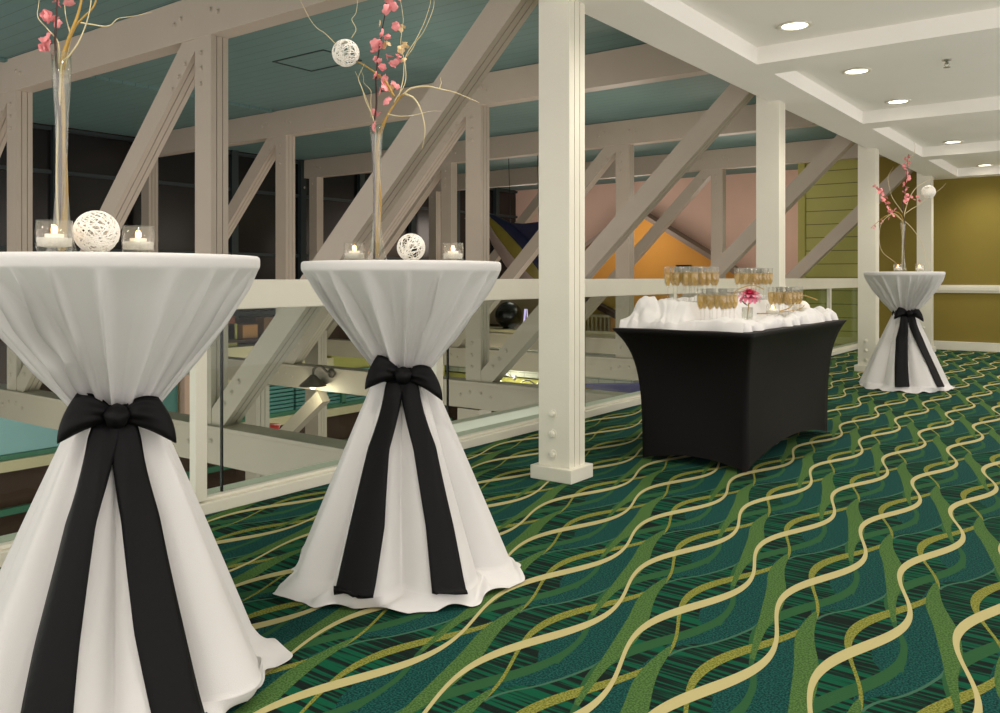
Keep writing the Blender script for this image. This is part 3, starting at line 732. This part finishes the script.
# pink flower in a small glass
FX, FY = -1.73, 4.59; fz = hf(FX, FY)-.004
sv = MB().lathe([(.001, 0), (.026, 0), (.03, .02), (.03, .075), (.028, .075), (.028, .02), (.001, .006)], 20).build('bud_vase', M_vase, smooth=True); sv.location = (FX, FY, fz)
tag(sv, 'small clear glass vase under the pink flower on the buffet', 'vase')
ff = thing('pink_flower', 'bright magenta pink flower in the small glass on the buffet', 'flower', (FX, FY, fz+.012), world=False)
MB().tube([(0, 0, 0), (.004, .003, .05), (.012, 0, .11)], .003).build('stem', M_gold, ff)
mb = MB(); rp = random.Random(2); M_lpink = mat('pale_pink_petal', (232, 134, 160), .5, .2, 60); mo = MB()
for ring, (cnt, el, ln, wdt) in enumerate(((11, -.15, .055, .017), (11, .25, .058, .017), (10, .65, .056, .016), (8, 1.05, .052, .014), (5, 1.4, .050, .011))):
    for k in range(cnt):
        a = 2*PI*k/cnt+ring*.35+rp.uniform(-.1, .1); ln2 = ln*1.15; e1 = el+rp.uniform(-.1, .1); rows = []
        for u in range(6):
            t_ = u/5; rr = ln2*t_; e2 = e1+.35*math.sin(PI*t_)-.25*t_; wd = wdt*math.sin(PI*min(.86, .12+.8*t_))
            rows.append([(math.cos(a)*rr*math.cos(e2)-math.sin(a)*e*wd+.012, math.sin(a)*rr*math.cos(e2)+math.cos(a)*e*wd, .112+rr*math.sin(e2)+.004*abs(e)) for e in (-1, -.4, .4, 1)])
        (mo if ring < 2 else mb).grid(rows)
mo.build('outer_petals', M_lpink, ff, smooth=True)
mb.build('petals', M_mag, ff, smooth=True)
for k, (dx, dy, dz) in enumerate(((-.02, -.03, .08), (.02, .03, .09))):
    MB().grid([[(dx*u+e*.008*math.sin(PI*u), dy*u, .07+dz*u*.4) for e in (-1, 0, 1)] for u in (0.02, .35, .7, 1)]).build('leaf', M_green, ff, smooth=True)
# twine ball and curly twig lying on the buffet
bx, by = -1.76, 5.28+.20
wicker((-1.72, 5.50, .80), .055, 'white twine ball lying at the right end of the buffet', 31, 60, .0026)
tw = MB()
tw.tube(spline([(-1.70, 4.66, .80), (-1.66, 4.80, .80), (-1.63, 5.0, .825), (-1.66, 5.12, .85), (-1.70, 5.25, .87), (-1.68, 5.40, .89), (-1.62, 5.50, .86)]), .0035)
tw.tube(spline([(-1.66, 4.80, .80), (-1.60, 4.95, .81), (-1.60, 5.12, .82), (-1.64, 5.30, .83)]), .0025)
tag(tw.build('curly_twig', M_gold, smooth=True), 'thin curly golden twig lying across the white buffet cloth', 'twig')
tw2 = MB().tube(spline([(-1.93, 4.76, .86), (-1.88, 4.84, .93), (-1.82, 4.92, .955), (-1.80, 5.05, .93)]), .003)
tag(tw2.build('curly_twig', M_gold, smooth=True), 'short golden twig arching behind the pink flower', 'twig')
dup(v0, (-1.64, 4.74, hf(-1.64, 4.74)), label='small glass votive candle in front of the pink flower on the buffet')

# ------------------------------------------------------------------ atrium: gabled house front, fish, kiosks, lower floor
t = thing('gabled_facade', 'orange gabled house front against the pink far wall', 'facade', (-8.1, 15.6, -3.3))
MB().add([(x, y, z) for y in (15.5, 15.8) for x, z in ((-10.2, -3.3), (-6.0, -3.3), (-6.0, 1.05), (-8.1, 2.30), (-10.2, 1.0))],
         [(0, 1, 2, 3, 4), (9, 8, 7, 6, 5), (0, 5, 6, 1), (1, 6, 7, 2), (2, 7, 8, 3), (3, 8, 9, 4), (4, 9, 5, 0)]).build('wall', M_orange, t)
MB().prism([(-.04, -.22), (.04, -.22), (.04, .2), (-.04, .2)], (-8.14, 15.5, 2.38), (-5.8, 15.5, .98), (.51, 0, .86), (0, 1, 0)).prism([(-.04, -.22), (.04, -.22), (.04, .2), (-.04, .2)], (-8.06, 15.5, 2.38), (-10.4, 15.5, .98), (-.51, 0, .86), (0, 1, 0)).build('roof_edge', mat('grey_roof_edge', (120, 104, 92)), t)
MB().box(-7.25, -6.95, 15.42, 15.52, .95, 1.25).build('vent', M_dark, t)
# the fish
def fish():
    t = thing('hanging_fish', 'big blue and yellow fish sculpture hanging in the atrium left of the plinthed column', 'fish sculpture', (-8.1, 11.3, 1.4), world=False)
    ax = Vector((.72, 0, -.70)); upv = Vector((.70, 0, .72)); yv = Vector((0, 1, 0)); Lh = .95
    def prof(g): return interp([(0, .02), (.08, .10), (.25, .20), (.5, .25), (.75, .20), (.9, .09), (1, .03)], g)
    def body(a0, a1, m, nm, sc_=1.0):
        rows = []
        for i in range(25):
            g = i/24; r = prof(g)*sc_; c = ax*((g-.5)*2*Lh)
            rows.append([c+upv*(r*1.25*math.sin(a))+yv*(r*.55*math.cos(a)) for a in [a0+(a1-a0)*j/12 for j in range(13)]])
        MB().grid(rows).build(nm, m, t, smooth=True, solid=.004)
    body(.55, PI-.55, M_fishblue, 'back'); body(-.15, .55, M_fishyel, 'flank_stripe'); body(PI-.55, PI+.15, M_fishyel, 'flank_stripe'); body(PI+.15, 2*PI-.15, M_fishbelly, 'belly')
    def fin(nm, pts, m):
        mb = MB(); k = len(pts)
        P = [ax*a+upv*b for a, b in pts]; mb.v = [tuple(p-yv*.012) for p in P]+[tuple(p+yv*.012) for p in P]
        mb.f = [tuple(range(k))[::-1], tuple(range(k, 2*k))]+[(i, (i+1) % k, k+(i+1) % k, k+i) for i in range(k)]; mb.build(nm, m, t)
    fin('dorsal_fin', [(-.55, .18), (-.25, .42), (.05, .75), (.30, .95), (.28, .6), (.45, .30), (.62, .16)], M_fishblue)
    fin('tail_fin', [(-.9, 0), (-1.25, .32), (-1.12, 0), (-1.22, -.34)], M_fishyel)
    fin('pectoral_fin', [(.30, -.1), (.02, -.42), (.12, -.08)], M_fishblue)
    for sx in (-.4, .4): MB().tube([ax*sx+upv*.2, Vector((ax.x*sx+.1, 0, 1.6))], .006).build('wire', M_dark, t)
    return t
fish()
# lower market facades along the window wall
t = thing('market_facade', 'long market stall front of teal louvres, green frames and yellow panels below the night windows', 'stall', (-11, 8, -3.3))
for y0, y1 in ((3.2, 4.1), (4.25, 5.35), (5.45, 6.2), (8.1, 9.0), (9.05, 10.0), (10.1, 11.2)):
    pn = MB()
    if y0 < 7: pn.box(-10.96, -10.92, y0, y1, -1.13, -.58)
    else:
      for k in range(9): pn.box(-10.98, -10.90, y0, y1, -1.13+.062*k, -1.085+.062*k)
    pn.build('louvre_panel', M_tealp if y0 > 7 else mat('pale_teal_panel', (130, 172, 176)), t)
for y in (3.1, 4.17, 5.4, 6.25, 8.02, 10.05, 11.25): MB().box(-11.0, -10.86, y-.045, y+.045, -1.15, -.55).build('frame_post', M_green, t)
MB().box(-11.0, -10.86, 1, 12.85, -1.19, -1.13).build('frame_rail', M_green, t)
MB().box(-11.02, -10.80, 1, 12.85, -1.32, -1.19).build('sill', M_cream, t)
MB().box(-11.3, -11.0, 6.25, 8.0, -1.15, .3).box(-11.3, -11.0, 9.9, 12.85, -1.15, -.25).build('wall_panel', M_yellow, t)
MB().box(-10.99, -10.94, 6.45, 6.95, -1.1, -.25).build('shutter', M_tealp, t)
MB().box(-11.02, -10.84, 6.1, 6.3, -1.15, .3).box(-11.02, -10.84, 7.0, 7.2, -1.15, .3).build('pilaster', M_pink, t)
MB().box(-11.3, -10.9, 7.2, 9.9, -.28, -.05).box(-11.3, -10.95, 7.2, 9.9, -.62, -.36).build('fascia', M_cream, t)
MB().box(-11.35, -10.90, 7.2, 9.9, .02, .06).build('shelf', M_brown, t)
rg = random.Random(12)
for k, (y0, dy, h, c) in enumerate(((7.45, .22, .26, (150, 92, 48)), (7.8, .16, .34, (120, 60, 40)), (8.1, .28, .2, (168, 120, 66)), (8.5, .2, .3, (110, 78, 50)))):
    o = MB().box(-11.2, -11.0, y0, y0+dy, .061, .06+h).box(-11.21, -10.99, y0-.01, y0+dy+.01, .06+h, .075+h).build('goods_box', mat('box_card_%s' % 'abcd'[k], c), bevel=.006)
    tag(o, ['low brown', 'tall red brown', 'wide tan', 'dark olive brown'][k]+' box on the market shelf below the night windows', 'box', 'boxes on the market shelf')
MB().box(-11.05, -11.0, 1, 12.85, -3.3, -1.32).build('dark_opening', M_brown, t)
MB().box(-10.86, -10.80, 1, 12.85, -1.84, -1.76).build('lower_rail', M_green, t)
# lower posts and brace
for x, y, lab in ((-6.57, 5.0, 'slim white post under the nearest truss, seen through the glass'), (-8.75, 7.6, 'white post rising behind the hanging lamp below the gallery')):
    o = MB().prism(section(.16 if y < 6 else .26, .15), (x, y, -3.3), (x, y, 0 if y < 6 else .3), (1, 0, 0), (0, 1, 0)).build('lower_post', M_truss); tag(o, lab, 'post', None)
o = member((-7.50, 6.63, -.36), (-8.6, 6.63, -1.20), .15, .12).build('knee_brace', M_truss); tag(o, 'pale diagonal brace lit by the hanging warehouse lamp', 'brace')
# low pedestrian bridge pieces under the second truss
o = MB().box(-5.42, -5.15, 6.53, 6.73, -3.3, -.295).build('lower_post', M_truss); tag(o, 'white post under the second truss just left of the plinthed column', 'post')
o = MB().box(-4.26, -4.16, 4.9, 6.5, -.21, -.11).build('edge_stringer', M_white, bevel=.006); tag(o, 'short pale stringer beam below the glass just left of the plinthed column', 'beam')
def goose(x, y, z, label, arm=.35, lit=True, sc_=1.0, m=M_lamp, side=-1):
    t = thing('warehouse_lamp', label, 'lamp', (x, y, z), world=False)
    sh = MB().lathe([(.001, .06), (.03, .06), (.045, .04), (.19*sc_, -.055), (.195*sc_, -.065), (.18*sc_, -.058), (.04, .03), (.001, .05)], 26).build('lamp_shade', m, t, smooth=True)
    MB().ball((0, 0, -.06), .05*sc_, 12, 8, (1, 1, 1.15)).build('bulb', M_bulb, sh, smooth=True)
    MB().tube(spline([(0, 0, .05), (0, .02, .13), (arm*.4, .05, .16), (arm*.8, .08, .10), (arm, .10, .08)]), .014).build('arm', m, t, smooth=True)
    MB().ball((arm, .12, .08), .055, 14, 8, (1, .4, 1)).build('wall_mount', m, t, smooth=True)
    return t
goose(-7.42, 6.40, -.15, 'dark warehouse lamp with glowing bulb on the second truss below the handrail', .17, sc_=.78)
light('POINT', (-7.42, 6.38, -.33), 7, color=(1, .85, .65), shadow_soft_size=.05)
goose(-9.5, 12.6, -.92, 'bright dish lamp seen through the glass left of the plinthed column', .3, m=M_chrome)
light('POINT', (-9.5, 12.5, -1.1), 5, color=(1, .88, .7), shadow_soft_size=.05)
goose(-8.95, 12.6, -1.02, 'small bright dish lamp hard against the left side of the plinthed column', .3, m=M_chrome, sc_=.8)
goose(-9.3, 5.6, -1.05, 'small brown lamp low behind the nearest truss by the slim post', .3)
o = MB().lathe([(.001, 0), (.16, 0), (.2, .1), (.12, .34), (.14, .4), (.001, .4)], 16).build('red_canister', M_red, smooth=True); o.location = (-9.2, 7.2, -1.35); tag(o, 'small bright red canister standing beyond the knee brace', 'canister')
o = MB().box(-9.5, -8.95, 6.9, 7.6, -3.3, -1.35).build('service_counter', M_brown, bevel=.01); tag(o, 'dark service counter under the red canister', 'counter')
# tiled kiosk and shop front beyond
t = thing('tiled_kiosk', 'pale tiled kiosk with beige counter in the hall beyond the middle table', 'kiosk', (-9.5, 13.6, -3.3))
MB().box(-11.2, -6.9, 13.0, 13.5, -.86, -.34).build('tiled_front', M_tile, t)
MB().box(-11.3, -6.8, 12.95, 13.6, -.30, .02).build('counter_band', M_cream, t)
MB().box(-11.2, -8.4, 13.1, 13.6, -1.35, -.90).build('yellow_panel', M_yellow, t)
MB().box(-11.2, -6.9, 13.2, 13.7, -3.3, -1.35).build('base', M_brown, t)
MB().box(-11.2, -9.1, 13.9, 14.0, .05, .95).build('back_panel', mat('beige_panel', (150, 134, 108)), t)
o = MB().ball((0, 0, .26), .26, 20, 12).lathe([(.001, 0), (.12, 0), (.10, .03), (.001, .03)], 16).build('dark_globe', M_dark, smooth=True); o.location = (-9.72, 13.25, .02); tag(o, 'dark glossy globe standing on the kiosk counter beyond the glass', 'globe')
o = MB().tube([(-9.12, 12.9, .02), (-9.08, 12.9, .42)], .018).tube([(-9.02, 12.9, .02), (-9.04, 12.9, .42)], .012).build('reflection_streak', mat('violet_reflection', (196, 176, 226), emit=1.2)); tag(o, 'pair of pale violet glowing streaks imitating a reflection in the glass', 'reflection')  # glass reflection put in as glowing violet streaks
t = thing('balcony_house', 'small yellow shop front with a railed balcony right of the plinthed column', 'shop front', (-8, 14.2, -3.3))
MB().box(-8.75, -7.75, 14.05, 14.3, -3.3, .75).build('wall', mat('ochre_wood', (176, 146, 66)), t)
MB().prism([(-.05, -.1), (.05, -.1), (.05, .3), (-.05, .3)], (-8.7, 13.95, .72), (-7.5, 13.95, .20), (.4, 0, .92), (0, 1, 0)).build('roof_edge', M_brown, t)
MB().box(-7.85, -7.68, 13.9, 14.02, -1.0, .35).build('corner_post', M_orange, t)
for k in range(9): MB().box(-8.62+.09*k, -8.585+.09*k, 13.9, 13.94, -.12, .26).build('baluster', M_cream, t)
MB().box(-8.7, -7.7, 13.88, 13.96, .26, .31).box(-8.7, -7.7, 13.88, 13.96, -.2, -.12).build('balcony_rail', M_cream, t)
MB().box(-8.7, -7.7, 13.88, 14.05, -1.0, -.3).build('pale_front', M_pink, t)
o = MB().add([(-5.95, 9.6, -.40), (-4.85, 9.6, -.30), (-4.85, 10.6, -.62), (-5.95, 10.6, -.62), (-5.95, 9.6, -.42), (-4.85, 9.6, -.32), (-4.85, 10.6, -.64), (-5.95, 10.6, -.64)],
             [(0, 1, 2, 3), (7, 6, 5, 4), (0, 4, 5, 1), (1, 5, 6, 2), (2, 6, 7, 3), (3, 7, 4, 0)]).build('canvas_awning', M_purple)
tag(o, 'blue violet canvas awning glimpsed left of the black buffet', 'awning')
